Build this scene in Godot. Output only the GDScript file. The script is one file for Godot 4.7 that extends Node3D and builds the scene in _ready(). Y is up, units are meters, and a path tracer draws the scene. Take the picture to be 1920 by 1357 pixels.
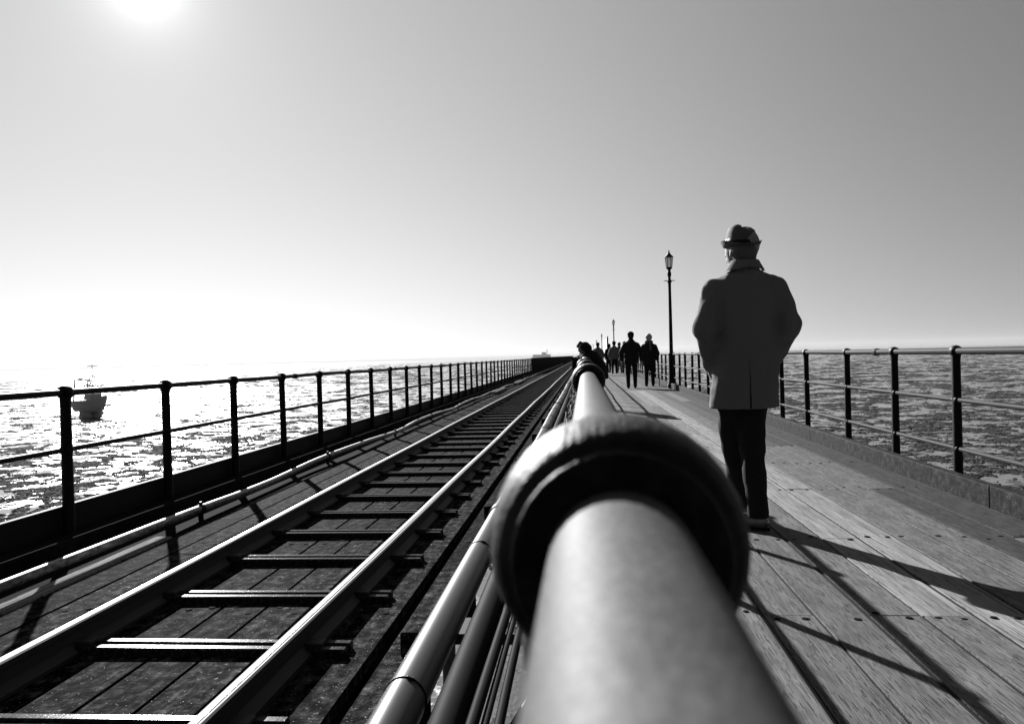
extends Node3D
# A long iron pier at low tide, seen from the middle handrail. x right, y up, -z along the pier; y = 0 is the walkway deck.

const SUN_DIR := Vector3(-0.448733, 0.404166, -0.797050)
const MUD_Y := -7.2
const EXPOSURE := 3.2

var rng := RandomNumberGenerator.new()
var used_names := {}
var M := {}


# ---------------------------------------------------------------- mesh builder
class MB:
	var v := PackedVector3Array()
	var n := PackedVector3Array()
	var uv := PackedVector2Array()
	var ix := PackedInt32Array()

	func vert(p: Vector3, nn: Vector3, t := Vector2.ZERO) -> int:
		v.append(p)
		n.append(nn)
		uv.append(t)
		return v.size() - 1

	func face(a: int, b: int, c: int) -> void:  # counter-clockwise seen from outside
		ix.append(a)
		ix.append(c)
		ix.append(b)

	func poly(pts: Array, out := Vector3.ZERO) -> void:  # flat convex polygon; out: a direction it should face
		var nn: Vector3 = (pts[1] - pts[0]).cross(pts[2] - pts[0]).normalized()
		var q := pts
		if out != Vector3.ZERO and nn.dot(out) < 0.0:
			q = pts.duplicate()
			q.reverse()
			nn = -nn
		var s := v.size()
		for p in q:
			vert(p, nn, Vector2(p.x, p.z))
		for i in range(1, q.size() - 1):
			face(s, s + i, s + i + 1)

	func box(c: Vector3, size: Vector3, bev := 0.0, b := Basis()) -> void:
		var h := size / 2.0
		var e := minf(bev, minf(h.x, minf(h.y, h.z)) * 0.9)
		var k := {}
		for sx in [-1, 1]:
			for sy in [-1, 1]:
				for sz in [-1, 1]:
					k[[sx, sy, sz, 0]] = c + b * Vector3(sx * h.x, sy * (h.y - e), sz * (h.z - e))
					k[[sx, sy, sz, 1]] = c + b * Vector3(sx * (h.x - e), sy * h.y, sz * (h.z - e))
					k[[sx, sy, sz, 2]] = c + b * Vector3(sx * (h.x - e), sy * (h.y - e), sz * h.z)
		for s in [-1, 1]:
			poly([k[[s, -1, -1, 0]], k[[s, 1, -1, 0]], k[[s, 1, 1, 0]], k[[s, -1, 1, 0]]], b * Vector3(s, 0, 0))
			poly([k[[-1, s, -1, 1]], k[[1, s, -1, 1]], k[[1, s, 1, 1]], k[[-1, s, 1, 1]]], b * Vector3(0, s, 0))
			poly([k[[-1, -1, s, 2]], k[[1, -1, s, 2]], k[[1, 1, s, 2]], k[[-1, 1, s, 2]]], b * Vector3(0, 0, s))
		if e <= 0.0:
			return
		for s in [-1, 1]:
			for t in [-1, 1]:
				poly([k[[s, t, -1, 0]], k[[s, t, 1, 0]], k[[s, t, 1, 1]], k[[s, t, -1, 1]]], b * Vector3(s, t, 0))
				poly([k[[s, -1, t, 0]], k[[s, 1, t, 0]], k[[s, 1, t, 2]], k[[s, -1, t, 2]]], b * Vector3(s, 0, t))
				poly([k[[-1, s, t, 1]], k[[1, s, t, 1]], k[[1, s, t, 2]], k[[-1, s, t, 2]]], b * Vector3(0, s, t))
				for u in [-1, 1]:
					poly([k[[s, t, u, 0]], k[[s, t, u, 1]], k[[s, t, u, 2]]], b * Vector3(s, t, u))

	func tube(pts: Array, radii: Array, seg := 12, cap := true) -> void:
		var np := pts.size()
		var s := v.size()
		var up := Vector3(0.013, 1.0, 0.021).normalized()
		var d0: Vector3 = (pts[1] - pts[0]).normalized()
		if absf(d0.dot(up)) > 0.9:
			up = Vector3(0.02, 0.01, 1.0).normalized()
		for i in np:
			var d: Vector3 = (pts[mini(i + 1, np - 1)] - pts[maxi(i - 1, 0)]).normalized()
			var sx := d.cross(up).normalized()
			up = sx.cross(d).normalized()
			for j in seg + 1:
				var a := TAU * j / seg
				var r: float = radii[mini(i, radii.size() - 1)]
				var o := sx * cos(a) + up * sin(a)
				vert(pts[i] + o * r, o, Vector2(float(j) / seg, i))
		for i in np - 1:
			for j in seg:
				var a := s + i * (seg + 1) + j
				face(a, a + seg + 2, a + 1)
				face(a, a + seg + 1, a + seg + 2)
		if cap:
			for w in [0, np - 1]:
				var d: Vector3 = (pts[1] - pts[0]).normalized() * -1.0 if w == 0 else (pts[np - 1] - pts[np - 2]).normalized()
				var ring := []
				for j in seg:
					ring.append(v[s + w * (seg + 1) + j])
				poly(ring, d)

	func lathe(prof: Array, seg := 16, xf := Transform3D(), smooth := true) -> void:  # prof: [radius, height] upwards round y
		var s := v.size()
		var m := prof.size()
		for i in m:
			for j in seg + 1:
				var a := TAU * j / seg
				var t: Vector2 = Vector2(prof[mini(i + 1, m - 1)][0], prof[mini(i + 1, m - 1)][1]) - Vector2(prof[maxi(i - 1, 0)][0], prof[maxi(i - 1, 0)][1])
				var nr := Vector2(t.y, -t.x).normalized()
				var o := Vector3(cos(a), 0, sin(a))
				vert(xf * (o * prof[i][0] + Vector3(0, prof[i][1], 0)), (xf.basis * (o * nr.x + Vector3(0, nr.y, 0))).normalized(), Vector2(float(j) / seg, prof[i][1]))
		for i in m - 1:
			for j in seg:
				var a := s + i * (seg + 1) + j
				face(a, a + seg + 2, a + 1)
				face(a, a + seg + 1, a + seg + 2)
		if not smooth:
			pass

	func grid(rows: Array, close := false) -> void:  # rows of equally many points; smooth normals from neighbours
		var s := v.size()
		var R := rows.size()
		var C: int = rows[0].size()
		for i in R:
			for j in C:
				var l: Vector3 = rows[i][(j - 1 + C) % C] if close else rows[i][maxi(j - 1, 0)]
				var r: Vector3 = rows[i][(j + 1) % C] if close else rows[i][mini(j + 1, C - 1)]
				var u: Vector3 = rows[maxi(i - 1, 0)][j]
				var w: Vector3 = rows[mini(i + 1, R - 1)][j]
				vert(rows[i][j], (r - l).cross(w - u).normalized(), Vector2(float(j) / C, float(i) / R))
		for i in R - 1:
			for j in (C if close else C - 1):
				var a := s + i * C + j
				var b := s + i * C + (j + 1) % C
				face(a, b, b + C)
				face(a, b + C, a + C)

	func mesh() -> ArrayMesh:
		var am := ArrayMesh.new()
		var arr := []
		arr.resize(Mesh.ARRAY_MAX)
		arr[Mesh.ARRAY_VERTEX] = v
		arr[Mesh.ARRAY_NORMAL] = n
		arr[Mesh.ARRAY_TEX_UV] = uv
		arr[Mesh.ARRAY_INDEX] = ix
		am.add_surface_from_arrays(Mesh.PRIMITIVE_TRIANGLES, arr)
		return am


func numbered(called: String) -> String:
	var k: int = used_names.get(called, 0)
	used_names[called] = k + 1
	return called if k == 0 else "%s_%03d" % [called, k]


func tag(o: Node, label: String, category: String, group := "") -> void:
	o.set_meta("label", label)
	o.set_meta("category", category)
	if group:
		o.set_meta("group", group)


func thing(called: String, label: String, category: String, at := Vector3.ZERO, turn := 0.0, group := "") -> Node3D:
	var o := Node3D.new()
	o.name = numbered(called)
	add_child(o)
	o.position = at
	o.rotation.y = turn
	tag(o, label, category, group)
	return o


func structure(called: String) -> Node3D:
	var o := Node3D.new()
	o.name = numbered(called)
	add_child(o)
	o.set_meta("kind", "structure")
	return o


func put(called: String, mesh: Mesh, m: Material, parent: Node = self, at := Vector3.ZERO) -> MeshInstance3D:
	var o := MeshInstance3D.new()
	o.name = called if parent != self else numbered(called)
	o.mesh = mesh
	o.material_override = m
	o.position = at
	parent.add_child(o, true)
	return o


# ---------------------------------------------------------------- materials
func grey(l: float) -> Color:
	return Color(l, l, l).linear_to_srgb()


func mat(l: float, rough: float, metal := 0.0, spec := 0.5) -> StandardMaterial3D:
	var m := StandardMaterial3D.new()
	m.albedo_color = grey(l)
	m.roughness = rough
	m.metallic = metal
	m.metallic_specular = spec
	return m


func noise_image(size: Vector2i, freq: float, oct: int, sd: int, type := FastNoiseLite.TYPE_SIMPLEX_SMOOTH) -> PackedByteArray:
	var fn := FastNoiseLite.new()
	fn.noise_type = type
	fn.seed = sd
	fn.frequency = freq
	fn.fractal_type = FastNoiseLite.FRACTAL_FBM
	fn.fractal_octaves = oct
	var im := fn.get_seamless_image(size.x, size.y)
	im.convert(Image.FORMAT_L8)
	return im.get_data()


func stretched(w: int, h: int, squash: int, freq: float, oct: int, sd: int) -> PackedByteArray:  # noise drawn out along v
	var im := Image.create_from_data(w, h / squash, false, Image.FORMAT_L8, noise_image(Vector2i(w, h / squash), freq, oct, sd))
	im.resize(w, h, Image.INTERPOLATE_CUBIC)
	return im.get_data()


func tex(w: int, h: int, data: PackedByteArray) -> ImageTexture:
	return ImageTexture.create_from_image(Image.create_from_data(w, h, false, Image.FORMAT_L8, data))


func normal_tex(w: int, h: int, data: PackedByteArray, scale: float) -> ImageTexture:
	var im := Image.create_from_data(w, h, false, Image.FORMAT_L8, data)
	im.convert(Image.FORMAT_RGBA8)
	im.bump_map_to_normal_map(scale)
	return ImageTexture.create_from_image(im)


func triplanar(m: StandardMaterial3D, scale: Vector3, offset := Vector3.ZERO, world := true) -> void:
	m.uv1_triplanar = true
	m.uv1_world_triplanar = world
	m.uv1_triplanar_sharpness = 8.0
	m.uv1_scale = scale
	m.uv1_offset = offset


func make_materials() -> void:
	# weathered hardwood: long grain, short checks (cracks) along it, worn patches
	var w := 1024
	var h := 1024
	var g1 := stretched(w, h, 16, 0.03, 4, 11)
	var g2 := stretched(w, h, 8, 0.12, 2, 12)
	var bl := noise_image(Vector2i(w, h), 0.006, 4, 13)
	var im := Image.create_empty(w, h, false, Image.FORMAT_L8)
	im.fill(Color.BLACK)
	var r := RandomNumberGenerator.new()
	r.seed = 5
	for i in 5600:
		var x := r.randi_range(0, w - 1)
		var y := r.randi_range(0, h - 1)
		var l := r.randi_range(5, 30)
		var slope := r.randf_range(-0.06, 0.22)
		var dark := r.randf_range(0.25, 1.0)
		var wide := r.randi_range(1, 3)
		for k in l:
			for q in wide:
				im.set_pixel(posmod(x + q + int(k * slope), w), (y + k) % h, Color(dark, dark, dark) * (1.0 if q == wide / 2 else 0.7))
	var cr := im.get_data()
	var alb := PackedByteArray()
	var hgt := PackedByteArray()
	alb.resize(w * h)
	hgt.resize(w * h)
	for i in w * h:
		var a := 0.62 + (g1[i] - 128) * 0.0005 + (g2[i] - 128) * 0.0008 + (bl[i] - 128) * 0.0006
		var c := cr[i] / 255.0
		alb[i] = clampi(int(255.0 * a * (1.0 - 0.7 * c)), 0, 255)
		hgt[i] = clampi(int(150.0 + (g1[i] - 128) * 0.12 + (g2[i] - 128) * 0.2 - 95.0 * c), 0, 255)
	var t_wood := tex(w, h, alb)
	var t_wood_h := tex(w, h, hgt)
	M.deck = []
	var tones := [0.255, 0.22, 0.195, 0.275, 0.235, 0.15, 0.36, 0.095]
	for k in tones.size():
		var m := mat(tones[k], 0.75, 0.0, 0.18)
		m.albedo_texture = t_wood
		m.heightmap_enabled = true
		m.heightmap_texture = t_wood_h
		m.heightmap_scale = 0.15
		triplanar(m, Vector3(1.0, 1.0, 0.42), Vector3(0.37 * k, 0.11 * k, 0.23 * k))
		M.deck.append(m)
	# worn, scrubbed boards
	var m_pale := mat(0.46, 0.7, 0.0, 0.2)
	m_pale.albedo_texture = t_wood
	m_pale.heightmap_enabled = true
	m_pale.heightmap_texture = t_wood_h
	m_pale.heightmap_scale = 0.25
	triplanar(m_pale, Vector3(0.9, 0.9, 0.12), Vector3(0.2, 0.1, 0.55))
	M.pale = m_pale
	M.timber = m_pale.duplicate()
	M.timber.albedo_color = grey(0.5)
	M.timber.metallic_specular = 0.0
	var n_spot := noise_image(Vector2i(w, h), 0.11, 2, 23)
	# tarred track boards with droppings and grit
	var bl2 := noise_image(Vector2i(w, h), 0.012, 5, 21)
	var bl3 := noise_image(Vector2i(w, h), 0.05, 3, 22)
	im = Image.create_empty(w, h, false, Image.FORMAT_L8)
	im.fill(Color.BLACK)
	for i in 1700:
		var x := r.randi_range(0, w - 1)
		var y := r.randi_range(0, h - 1)
		var s := r.randi_range(1, 4)
		var lum := r.randf_range(0.25, 1.0)
		im.fill_rect(Rect2i(x, y, s, s), Color(lum, lum, lum))
	for i in 130:
		var x := r.randf_range(20, w - 20)
		var y := r.randf_range(20, h - 20)
		var lum := r.randf_range(0.2, 0.75)
		var dx := r.randf_range(-1.0, 1.0)
		for k in r.randi_range(10, 46):
			var px := int(x + dx * k * 0.4 + r.randfn(0, 3.0))
			var py := int(y + k * 0.3 + r.randfn(0, 2.2))
			im.fill_rect(Rect2i(clampi(px, 0, w - 3), clampi(py, 0, h - 3), 2, 2), Color(lum, lum, lum))
	cr = im.get_data()
	for i in w * h:
		var a := 0.15 + (bl2[i] - 128) * 0.0015 + (bl3[i] - 128) * 0.0008 + (g1[i] - 128) * 0.0006
		alb[i] = clampi(int(255.0 * maxf(a, cr[i] / 255.0 * 0.8)), 5, 255)
		hgt[i] = clampi(int(110 + (bl3[i] - 128) * 0.3 + (g1[i] - 128) * 0.35 + cr[i] * 0.3), 0, 255)
	var t_tar := tex(w, h, alb)
	var t_tar_h := tex(w, h, hgt)
	M.tar = []
	for k in 5:
		var m := mat([0.62, 0.5, 0.72, 0.56, 0.42][k], 0.8, 0.0, 0.04)
		m.albedo_texture = t_tar
		m.heightmap_enabled = true
		m.heightmap_texture = t_tar_h
		m.heightmap_scale = 0.3
		triplanar(m, Vector3(0.9, 0.9, 0.9), Vector3(0.31 * k, 0.1, 0.17 * k))
		M.tar.append(m)
	# painted iron, worn galvanised tube, steel
	for i in w * h:
		alb[i] = clampi(int(150 + (bl[i] - 128) * 0.5 + (bl2[i] - 128) * 0.7), 0, 255)
	var t_mottle := tex(w, h, alb)
	for i in w * h:
		alb[i] = clampi(int(158 + (bl2[i] - 128) * 0.1 + (bl3[i] - 128) * 0.13 + (n_spot[i] - 128) * 0.24), 0, 255)
	var t_worn := tex(w, h, alb)
	var black := mat(0.016, 0.55, 0.0, 0.22)
	black.albedo_texture = t_mottle
	triplanar(black, Vector3(6, 6, 6), Vector3.ZERO)
	black.heightmap_enabled = true
	black.heightmap_texture = t_tar_h
	black.heightmap_scale = 0.08
	M.black = black
	M.hole = mat(0.006, 1.0, 0.0, 0.1)
	M.black_flat = mat(0.008, 0.75, 0.0, 0.25)
	var galv := mat(0.42, 0.62, 0.12, 0.12)
	galv.albedo_texture = t_worn
	triplanar(galv, Vector3(7, 7, 2.5))
	M.galv = galv
	galv.albedo_color = grey(0.2)
	var galv_dark := mat(0.085, 0.6, 0.0, 0.12)
	galv_dark.albedo_texture = t_worn
	triplanar(galv_dark, Vector3(3, 3, 3))
	M.galv_dark = galv_dark
	M.conduit = mat(0.035, 0.36, 0.0, 0.2)
	M.conduit_dark = mat(0.012, 0.6, 0.0, 0.06)
	M.cable = mat(0.015, 0.6, 0.0, 0.12)
	M.white_pipe = mat(0.4, 0.45, 0.0, 0.5)
	M.white_pipe.albedo_texture = t_mottle
	triplanar(M.white_pipe, Vector3(2, 2, 1))
	var steel := mat(0.32, 0.34, 1.0)
	steel.heightmap_enabled = true
	steel.heightmap_texture = t_wood_h
	steel.heightmap_scale = 0.03
	triplanar(steel, Vector3(9, 9, 0.5))
	M.steel = steel
	M.rust = mat(0.022, 0.7, 0.0, 0.4)
	var sl := mat(0.06, 0.2, 0.0, 0.1)
	sl.albedo_texture = t_mottle
	sl.heightmap_enabled = true
	sl.heightmap_texture = t_tar_h
	sl.heightmap_scale = 0.04
	triplanar(sl, Vector3(3.5, 3.5, 3.5))
	M.sleeper = sl
	# kerb: old paint flaking off
	for i in w * h:
		var a := 0.16 + (bl2[i] - 128) * 0.0007
		var fl := bl3[i] - 128 + (bl[i] - 128) * 0.8
		if fl > 60.0:
			a += 0.12
		elif fl < -62.0:
			a *= 0.45
		alb[i] = clampi(int(255.0 * a), 0, 255)
	var kerb := mat(0.5, 0.75, 0.0, 0.15)
	kerb.albedo_texture = tex(w, h, alb)
	kerb.heightmap_enabled = true
	kerb.heightmap_texture = t_tar_h
	kerb.heightmap_scale = 0.4
	triplanar(kerb, Vector3(1.6, 1.6, 1.0))
	M.kerb = kerb
	M.dark_wood = mat(0.035, 0.85, 0.0, 0.04)
	M.dark_wood.albedo_texture = t_wood
	triplanar(M.dark_wood, Vector3(0.8, 0.8, 0.2))
	# wet mud: a film of water over ripples, with duller banks
	var n1 := noise_image(Vector2i(w, h), 0.009, 5, 31)
	var n2 := noise_image(Vector2i(w, h), 0.05, 4, 32)
	var n_fine := noise_image(Vector2i(w, h), 0.2, 3, 33)
	var rgh := PackedByteArray()
	rgh.resize(w * h)
	for i in w * h:
		var k := clampf(((n1[i] - 128) * 0.7 + (n2[i] - 128) * 0.5 - 6.0) / 26.0, 0.0, 1.0)
		alb[i] = clampi(int(255.0 * lerpf(0.5, 0.2, k)), 0, 255)
		rgh[i] = clampi(int(255.0 * lerpf(0.1, 0.42, k)), 0, 255)
		hgt[i] = clampi(int(100 + 40.0 * k + (n2[i] - 128) * lerpf(0.08, 0.45, k) + (n_fine[i] - 128) * 0.16), 0, 255)
	var mud := mat(0.42, 1.0, 0.0, 0.6)
	mud.albedo_texture = tex(w, h, alb)
	mud.roughness_texture = tex(w, h, rgh)
	mud.heightmap_enabled = true
	mud.heightmap_texture = tex(w, h, hgt)
	mud.heightmap_scale = 3.5
	triplanar(mud, Vector3(1 / 34.0, 1 / 34.0, 1 / 34.0))
	M.mud = mud
	M.weed = mat(0.042, 0.95, 0.0, 0.08)
	M.hull = mat(0.32, 0.8, 0.0, 0.2)
	M.white_paint = mat(0.3, 0.6)
	M.far = mat(0.35, 0.9)
	M.pane = mat(0.75, 0.2)
	M.pane.transparency = BaseMaterial3D.TRANSPARENCY_ALPHA
	M.pane.albedo_color = Color(0.7, 0.7, 0.7, 0.55)
	M.skin = mat(0.16, 0.5)
	M.coat = mat(0.32, 0.9, 0.0, 0.2)
	M.coat.albedo_texture = t_worn
	triplanar(M.coat, Vector3(16, 16, 16), Vector3.ZERO, false)
	M.cloth_dark = mat(0.014, 0.9, 0.0, 0.2)
	M.cloth_mid = mat(0.09, 0.9)
	M.cloth_light = mat(0.3, 0.85)
	M.leather = mat(0.09, 0.16, 0.0, 0.7)
	M.tweed = mat(0.05, 0.9)
	M.hair = mat(0.05, 0.7)


# ---------------------------------------------------------------- sky
func make_sky() -> ImageTexture:
	var w := 1024
	var h := 512
	var px := PackedFloat32Array()
	px.resize(w * h * 3)
	for j in h:
		var up := (0.5 - (j + 0.5) / h) * PI
		var e := rad_to_deg(maxf(up, 0.0))
		var air := 0.31 + 0.73 * exp(-e / 9.8)
		for i in w:
			var a := (i + 0.5) / w * TAU
			var d := Vector3(sin(a) * cos(up), sin(up), -cos(a) * cos(up))
			var t := rad_to_deg(acos(clampf(d.dot(SUN_DIR), -1.0, 1.0)))
			var g := 0.29 + 1.22 * exp(-pow(t / 43.0, 2.0))
			var l := air * g + 1.5 * exp(-t / 1.1) + 0.32 * exp(-t / 6.0)
			l /= EXPOSURE
			var k := (j * w + i) * 3
			px[k] = l
			px[k + 1] = l
			px[k + 2] = l
	return ImageTexture.create_from_image(Image.create_from_data(w, h, false, Image.FORMAT_RGBF, px.to_byte_array()))


func make_view() -> void:
	var cam := Camera3D.new()
	cam.name = "camera"
	add_child(cam)
	var lens := CameraAttributesPhysical.new()
	lens.frustum_focal_length = 12.0 / (678.5 / 1493.0)
	lens.frustum_focus_distance = 6.0
	lens.exposure_aperture = 15.0
	lens.frustum_near = 0.02
	lens.frustum_far = 30000.0
	cam.attributes = lens
	cam.transform = Transform3D(Basis(Vector3.UP, deg_to_rad(5.1773)) * Basis(Vector3.RIGHT, deg_to_rad(-0.3439)) * Basis(Vector3.BACK, deg_to_rad(-1.5)), Vector3(0, 1.04, 0))
	cam.current = true
	var env := Environment.new()
	env.background_mode = Environment.BG_SKY
	var sky := Sky.new()
	var sm := PanoramaSkyMaterial.new()
	sm.panorama = make_sky()
	sky.sky_material = sm
	env.sky = sky
	env.tonemap_mode = Environment.TONE_MAPPER_LINEAR
	env.tonemap_exposure = EXPOSURE
	env.fog_enabled = true
	env.fog_density = 0.000022
	env.fog_light_color = Color(1, 1, 1)
	env.sdfgi_enabled = true
	env.ssao_enabled = true
	env.ssil_enabled = true
	var we := WorldEnvironment.new()
	we.name = "environment"
	we.environment = env
	add_child(we)
	var sun := DirectionalLight3D.new()
	sun.name = "sun"
	sun.light_energy = 1.6
	sun.light_angular_distance = 0.5
	sun.shadow_enabled = true
	sun.basis = Basis.looking_at(-SUN_DIR, Vector3.UP)
	add_child(sun)


# ---------------------------------------------------------------- ground
func make_ground() -> void:
	var mb := MB.new()
	var s := 9000.0
	mb.poly([Vector3(-s, MUD_Y, s * 0.2), Vector3(s, MUD_Y, s * 0.2), Vector3(s, MUD_Y, -s), Vector3(-s, MUD_Y, -s)], Vector3.UP)
	var g := put("mud_flat", mb.mesh(), M.mud)
	g.set_meta("kind", "structure")
	# banks and clumps of weedy mud standing proud of the water film: past counting
	var fn := FastNoiseLite.new()
	fn.seed = 9
	fn.frequency = 0.03
	fn.fractal_octaves = 4
	var r := RandomNumberGenerator.new()
	r.seed = 77
	var placed := [[], [], [], []]
	var eye := 1.04 - MUD_Y
	var tries := 0
	var total := 0
	while total < 260000 and tries < 1200000:
		tries += 1
		var az := deg_to_rad(r.randf_range(-56.0, 56.0))
		var dep := r.randf_range(0.25, 15.0)
		var dist := eye / tan(deg_to_rad(dep))
		var p := Vector3(sin(az) * dist, MUD_Y, -cos(az) * dist)
		var lr := log(dist)
		var v := fn.get_noise_2d(az * 480.0, lr * 480.0) + 0.9 * fn.get_noise_2d(az * 1300.0 + 90.0, lr * 1300.0)
		var need := 0.10
		if az < deg_to_rad(3.0):
			need = 0.06 if dist < 105.0 else (0.30 if dist < 290.0 else 0.04)
			if dist < 60.0:
				need = 0.0
		if r.randf() > smoothstep(need - 0.34, need + 0.46, v):
			continue
		var size := (0.04 + 0.22 * pow(r.randf(), 3.0) + 0.10 * maxf(v - need, 0.0)) * maxf(dist / 60.0, 0.75)
		var b := Basis(Vector3.UP, r.randf_range(0, TAU)).scaled(Vector3(size * r.randf_range(1.0, 1.8), minf(0.05 + 0.10 * size, 0.22) * r.randf_range(0.6, 1.2), size))
		placed[r.randi_range(0, 3)].append(Transform3D(b, p + Vector3(0, -0.01, 0)))
		total += 1
	for k in 4:
		var cm := MB.new()
		var rows := [[], [], []]
		for j in 9:
			var a := TAU * j / 9
			var rr := r.randf_range(0.6, 1.15)
			var o := Vector3(cos(a), 0, -sin(a))
			rows[0].append(o * rr + Vector3(0, -0.1, 0))
			rows[1].append(o * rr * r.randf_range(0.6, 0.85) + Vector3(0, r.randf_range(0.35, 0.9), 0))
			rows[2].append(o * 0.12 + Vector3(0, r.randf_range(0.6, 1.1), 0))
		cm.grid(rows, true)
		var mm := MultiMesh.new()
		mm.transform_format = MultiMesh.TRANSFORM_3D
		mm.mesh = cm.mesh()
		mm.instance_count = placed[k].size()
		for i in placed[k].size():
			mm.set_instance_transform(i, placed[k][i])
		var mi := MultiMeshInstance3D.new()
		mi.name = numbered("mud_clumps")
		mi.multimesh = mm
		mi.material_override = M.weed
		mi.set_meta("kind", "stuff")
		add_child(mi)
		tag(mi, "dark weedy clumps of mud scattered over the wet tidal flat", "mud clumps")


# ---------------------------------------------------------------- pier decks
func plank(parent: Node, called: String, x0: float, x1: float, z0: float, z1: float, top: float, th: float, m: Material, lift := 0.0015) -> void:
	var mb := MB.new()
	var b := Basis(Vector3.BACK, rng.randf_range(-0.004, 0.004))
	var sz := Vector3(x1 - x0, th, absf(z1 - z0))
	mb.box(Vector3.ZERO, sz, 0.001, b)
	put(called, mb.mesh(), m, parent, Vector3((x0 + x1) / 2, top - th / 2 + rng.randf_range(-lift, lift), (z0 + z1) / 2))


func make_walkway() -> void:
	var deck := structure("walkway_deck")
	var rows := [2.6, 1.2, -0.3, -1.8, -3.2, -4.5, -6.1]
	while rows[-1] > -22.0:
		rows.append(rows[-1] - 1.4)
	rows[-1] = -22.9
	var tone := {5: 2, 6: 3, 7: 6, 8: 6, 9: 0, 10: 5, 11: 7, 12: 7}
	for k in 13:
		var x0 := -0.125 + 0.2 * k + 0.007
		var x1 := x0 + 0.184
		if k == 0:
			x0 = -0.075
		if k == 12:
			x1 = 2.545
		var i := 0
		i = 0
		while i < rows.size() - 1:
			var j := mini(i + (rng.randi_range(2, 4) if i > 0 else 1 + k % 3), rows.size() - 1)
			if i < 5 and (k == 7 or k == 6) and j > 5:
				j = 5
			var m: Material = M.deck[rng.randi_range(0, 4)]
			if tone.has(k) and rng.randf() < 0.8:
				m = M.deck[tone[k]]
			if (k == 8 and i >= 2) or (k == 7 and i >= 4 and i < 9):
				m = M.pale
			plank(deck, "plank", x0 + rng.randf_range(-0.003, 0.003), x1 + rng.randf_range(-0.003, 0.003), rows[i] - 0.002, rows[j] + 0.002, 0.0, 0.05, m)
			i = j
	# beyond the expansion joint
	var z := -22.98
	var lens := [4.2, 6.0, 8.0, 12.0, 18.0, 30.0, 60.0, 120.0]
	for k in 13:
		z = -22.98
		for l in lens:
			var ll: float = l * (0.8 + 0.4 * rng.randf()) if l < 100.0 else 130.0
			var x0 := -0.125 + 0.2 * k + 0.004
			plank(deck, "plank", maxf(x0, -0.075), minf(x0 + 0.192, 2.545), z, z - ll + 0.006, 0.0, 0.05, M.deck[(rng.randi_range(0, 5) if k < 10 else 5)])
			z -= ll
	# tar caulking low in the seams
	for k in 12:
		var sm := MB.new()
		sm.box(Vector3(0.0735 + 0.2 * k, -0.016, -60.0), Vector3(0.03, 0.02, 126.0), 0.0)
		put("caulking", sm.mesh(), M.black_flat, deck)
	# sunk coach bolts, two to a board at each joist
	var bolt := MB.new()
	bolt.lathe([[0.0145, -0.004], [0.014, 0.0], [0.0, 0.0002]], 10)
	var bm := bolt.mesh()
	for ri in range(3, 12):
		for k in 13:
			for s in [0.045, 0.15]:
				if rng.randf() < 0.12:
					continue
				var o := put("bolt", bm, M.hole, deck, Vector3(-0.125 + 0.2 * k + s + rng.randf_range(-0.012, 0.012), 0.0027, rows[ri] + (0.035 if rng.randf() < 0.5 else -0.035) + rng.randf_range(-0.015, 0.015)))
				o.scale = Vector3.ONE * rng.randf_range(0.7, 1.1)
	var mb := MB.new()
	mb.box(Vector3.ZERO, Vector3(2.62, 0.2, 0.09), 0.004)
	var jm := mb.mesh()
	for ri in rows.size():
		put("joist", jm, M.dark_wood, deck, Vector3(1.235, -0.16, rows[ri]))
	mb = MB.new()
	mb.box(Vector3(1.235, -0.02, -22.94), Vector3(2.62, 0.03, 0.05), 0.003)
	put("joint_plate", mb.mesh(), M.rust, deck)
	# edge girders carrying the decks, out of sight under them
	for x in [0.0, 2.5, -2.9, -1.0]:
		mb = MB.new()
		mb.box(Vector3(x, -0.55, -140.0), Vector3(0.16, 0.5, 300.0), 0.01)
		put("girder", mb.mesh(), M.rust, deck)
	for i in 24:
		var pz := 2.0 - i * 9.0
		for x in [-2.9, 2.5]:
			mb = MB.new()
			mb.tube([Vector3(x, -0.8, pz), Vector3(x, MUD_Y - 0.5, pz)], [0.14], 12)
			put("pile", mb.mesh(), M.rust, deck)
	# right-hand kerb
	var kerb := structure("kerb")
	z = 3.0
	while z > -150.0:
		var l := rng.randf_range(3.4, 4.4) if z > -40.0 else 20.0
		mb = MB.new()
		mb.box(Vector3.ZERO, Vector3(0.075, 0.16, l - 0.002), 0.004, Basis(Vector3.UP, rng.randf_range(-0.0005, 0.0005)))
		put("kerb_board", mb.mesh(), M.kerb, kerb, Vector3(2.5895 + rng.randf_range(-0.002, 0.002), 0.06 + rng.randf_range(-0.002, 0.002), z - l / 2))
		z -= l


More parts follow.
